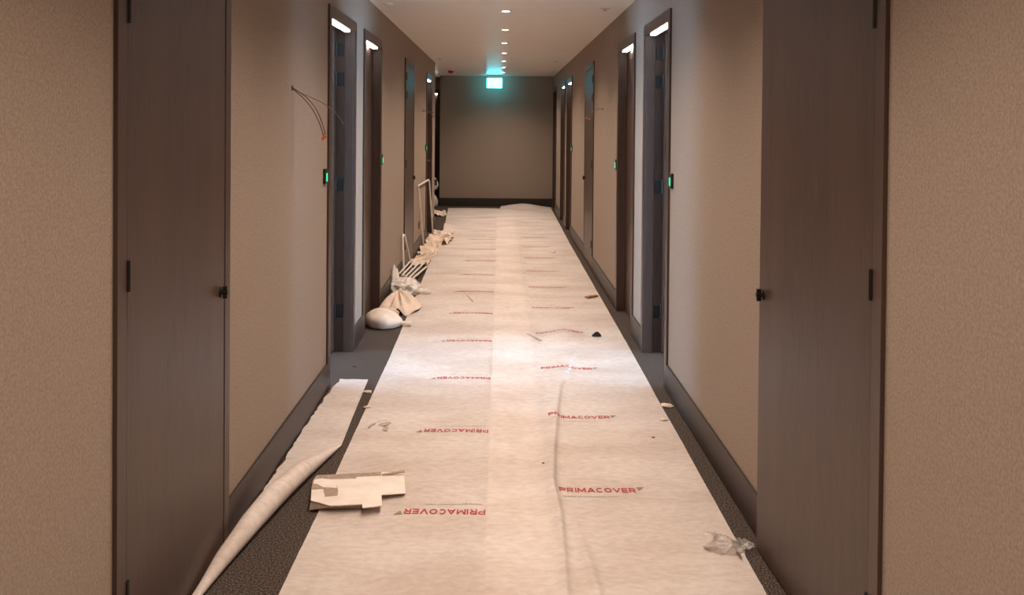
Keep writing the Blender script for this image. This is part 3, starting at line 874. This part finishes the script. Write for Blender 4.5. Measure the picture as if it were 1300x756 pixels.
# bundle of thin white strips
d0 = [(-0.935, 8.60, -0.905, 9.60, 0), (-0.905, 8.58, -0.865, 9.66, 0), (-0.875, 8.60, -0.825, 9.55, 0), (-0.845, 8.56, -0.785, 9.62, 0), (-0.815, 8.62, -0.745, 9.5, 0)]
for k, (xa, ya, xb, yb, zz) in enumerate(d0):
    dirv = Vector((xb - xa, yb - ya, 0)).normalized(); nv = Vector((-dirv.y, dirv.x, 0)) * 0.009
    za, zb = 0.085 - 0.012 * k, 0.10 - 0.014 * k
    za += 0.02
    mb = MB()
    P = [Vector((xa, ya, za)), Vector((xb, yb, zb))]
    c0 = P[0]
    vs = []
    for p in P:
        for sgn in (-1, 1):
            for hz in (0, 0.006): vs.append(tuple(p + nv * sgn + Vector((0, 0, hz)) - c0))
    mb.v = vs; mb.f = [(0, 1, 3, 2), (4, 6, 7, 5), (0, 4, 5, 1), (2, 3, 7, 6), (1, 5, 7, 3), (0, 2, 6, 4)]
    o = mb.build('plastic_strip', 'white_plastic'); o.location = c0
    tag(o, 'thin white plastic strip in the loose bundle by the milky bag', 'strip', 'bundle of thin white strips')

# bent white trims leaning on the wall
d = MB().tube([(-0.925, 8.95, 0.0), (-0.950, 9.05, 0.40), (-0.948, 9.09, 0.415), (-0.940, 9.13, 0.40), (-0.905, 9.56, 0.0)], 0.011, 6).build('bent_trim', 'white_plastic', None, True)
tag(place(d, (-0.925, 8.95, 0)), 'short white trim bent to a sharp peak, leaning on the wall', 'trim')
d = MB().tube([(-0.915, 11.15, 0.0), (-0.945, 10.70, 0.77), (-0.948, 10.72, 0.785), (-0.948, 10.76, 0.79), (-0.935, 12.0, 0.78), (-0.932, 12.05, 0.775), (-0.928, 12.07, 0.76), (-0.885, 12.24, 0.0)], 0.011, 6).build('bent_trim', 'white_plastic', None, True)
tag(place(d, (-0.915, 11.15, 0)), 'tall white trim bent to a square hoop, leaning on the wall', 'trim')

# crumpled paper along the left
for (x, y, lx_, ly_, hz_, sd, rot, lb) in (
    (-0.845, 10.10, 0.19, 0.74, 0.11, 21, -0.06, 'crumpled white paper strip between the bundle of strips and the tall trim'),
    (-0.835, 10.95, 0.20, 0.85, 0.13, 25, 0.0, 'crumpled white paper heap at the foot of the tall trim'),
    (-0.77, 11.80, 0.30, 0.62, 0.09, 31, -0.1, 'crumpled white paper spilling onto the sheet edge past the tall trim'),
    (-0.78, 12.62, 0.28, 0.60, 0.07, 35, -0.1, 'crumpled white paper beside the lifted corner of the sheet'),
    (-1.02, 15.4, 0.22, 0.60, 0.10, 41, 0.1, 'crumpled white paper on the carpet at the lobby corner')):
    crumpled_sheet('crumpled_paper', (x, y, 0.0), lx_, ly_, hz_, sd, 'cream', 5.0, rot=rot, n=22, smooth=True, label=lb, cat='paper', group='crumpled paper along the wall')

# white sacks in the lobby
for k, (z, hh) in enumerate(((0.0, 0.29), (0.305, 0.30))):
    d = tag(empty('white_sack', (-1.365, 16.85, z)), 'white filled sack in the lobby, %s' % ('lying on the carpet under another sack' if k == 0 else 'with a green label, stacked on another sack'), 'sack', 'white sacks stacked in the lobby')
    crumple('sack_body', (0, 0, 0), (0.24, 0.2, hh * 0.65), 50 + k, 'white_plastic', 0.05, 1.5, 4, ridged=False, parent=d)
    if k == 1: MB().box(0.165, 0.225, -0.20, -0.17, 0.10, 0.21).build('label_patch', 'green_label', d)

# clear plastic bag near the ajar cupboard door
d = tag(empty('clear_plastic_bag', (0.805, 3.27, 0.006)), 'crumpled clear plastic bag lying over the sheet edge by the ajar cupboard door', 'plastic bag')
crumpled_sheet('bag_body', (0, 0, 0), 0.14, 0.13, 0.045, 61.0, 'film', 13, n=40, rot=-0.35, parent=d, smooth=True, ragged=0.3)
crumpled_sheet('bag_corner', (0.068, 0.02, 0), 0.07, 0.06, 0.026, 64.0, 'film', 16, n=26, parent=d, smooth=True, ragged=0.3)

# wood offcut, and a black solid standing in for the dark under a lifted sheet flap
x, y = px2floor(751, 380)
d = MB().box(-0.065, 0.065, -0.017, 0.017, 0, 0.014).build('wood_offcut', 'pine', bevel=0.001)
d.location = (x, y, 0.0125); d.rotation_euler = (0, 0, R(38)); tag(d, 'small raw wood offcut lying on the sheet near its edge', 'offcut')
x, y = px2floor(758, 430)
mb = MB(); n = 10
prof = [(-0.034, 0)] + [(-0.034 + 0.068 * i / n, 0.034 * math.sin(math.pi * i / n) ** 0.8) for i in range(1, n)] + [(0.034, 0)]
b = len(prof)
mb.v = [(a, 0, z) for a, z in prof] + [(a * 0.9, 0.05, z * 0.4) for a, z in prof]
mb.f = [tuple(range(b)), tuple(reversed(range(b, 2 * b)))] + [(i, (i + 1) % b, b + (i + 1) % b, b + i) for i in range(b)]
d = mb.build('dark_flap_gap', 'black'); d.location = (x, y, 0.010)
tag(d, 'small black domed piece standing in for the dark gap under a lifted flap of the sheet', 'sheet gap')

# thin strips and tape on the sheets
for (xa, ya, xb, yb, hf, lb) in ((593, 377, 600, 385, h_left, 'thin grey sliver on the lower sheet'), (669, 427, 687, 436, h_right, 'thin grey sliver on the upper sheet beside the ridge')):
    p, q = Vector(px2floor(xa, ya)), Vector(px2floor(xb, yb))
    dv = (q - p).normalized(); nv = Vector((-dv.y, dv.x)) * 0.007
    z0 = max(hf(*p), hf(*q)) + 0.001
    o = MB().prism([tuple(p + nv - p), tuple(p - nv - p), tuple(q - nv - p), tuple(q + nv - p)], 0, 0.003).build('grey_sliver', 'grey_tape')
    o.location = (p.x, p.y, z0); tag(o, lb, 'scrap')
for poly, lb in (([(478, 540), (490, 538), (496, 542), (488, 546), (480, 545)], 'rounded grey tape patch on the lower sheet near the torn card'),
                 ([(486, 546), (493, 546), (491, 552), (484, 551)], 'small square grey tape patch on the lower sheet near the torn card'),
                 ([(466, 548), (470, 544), (477, 542), (476, 544), (471, 546), (468, 549)], 'slim curved grey tape patch on the lower sheet edge near the torn card')):
    pts = [px2floor(*p) for p in poly]; cx = sum(p[0] for p in pts) / len(pts); cy = sum(p[1] for p in pts) / len(pts)
    zz = max(h_left(*p) for p in pts) + 0.0005
    o = MB().prism([(a - cx, b - cy) for a, b in pts], 0, 0.0008).build('tape_patch', 'grey_tape'); o.location = (cx, cy, zz)
    tag(o, lb, 'tape', 'grey tape on the sheet')

# small scraps
random.seed(4)
SCR = [((848, 518), 0.03, 'c', 0), ((843, 537), 0.018, 'c', 0), ((830, 560), 0.007, 'd', 1), ((806, 400), 0.02, 'c', 0), ((776, 376), 0.022, 'c', 0), ((765, 352), 0.03, 'c', 0),
       ((466, 500), 0.022, 'c', 0), ((465, 521), 0.016, 'c', 0), ((449, 467), 0.010, 'd', 1), ((690, 597), 0.006, 'd', 1), ((702, 322), 0.03, 'c', 0)]
for k, ((px, py), s_, m_, dk) in enumerate(SCR):
    x, y = px2floor(px, py)
    onL = lerp_tab(LEFT_EDGE, y) < x < -0.04; onR = -0.04 <= x < lerp_tab(RIGHT_EDGE, y)
    z = h_left(x, y) if onL else (h_right(x, y) if onR else 0.0)
    crumple('paper_scrap' if not dk else 'dirt_crumb', (x, y, z), (s_, s_ * 0.8, s_ * 0.3), 70 + k, 'cream' if not dk else 'black', 0.6, 1.8, 2,
            label=('tiny white paper scrap littering the floor' if not dk else 'tiny dark crumb littering the floor'), cat='scrap', group='white scraps on the floor' if not dk else 'dark crumbs on the floor')
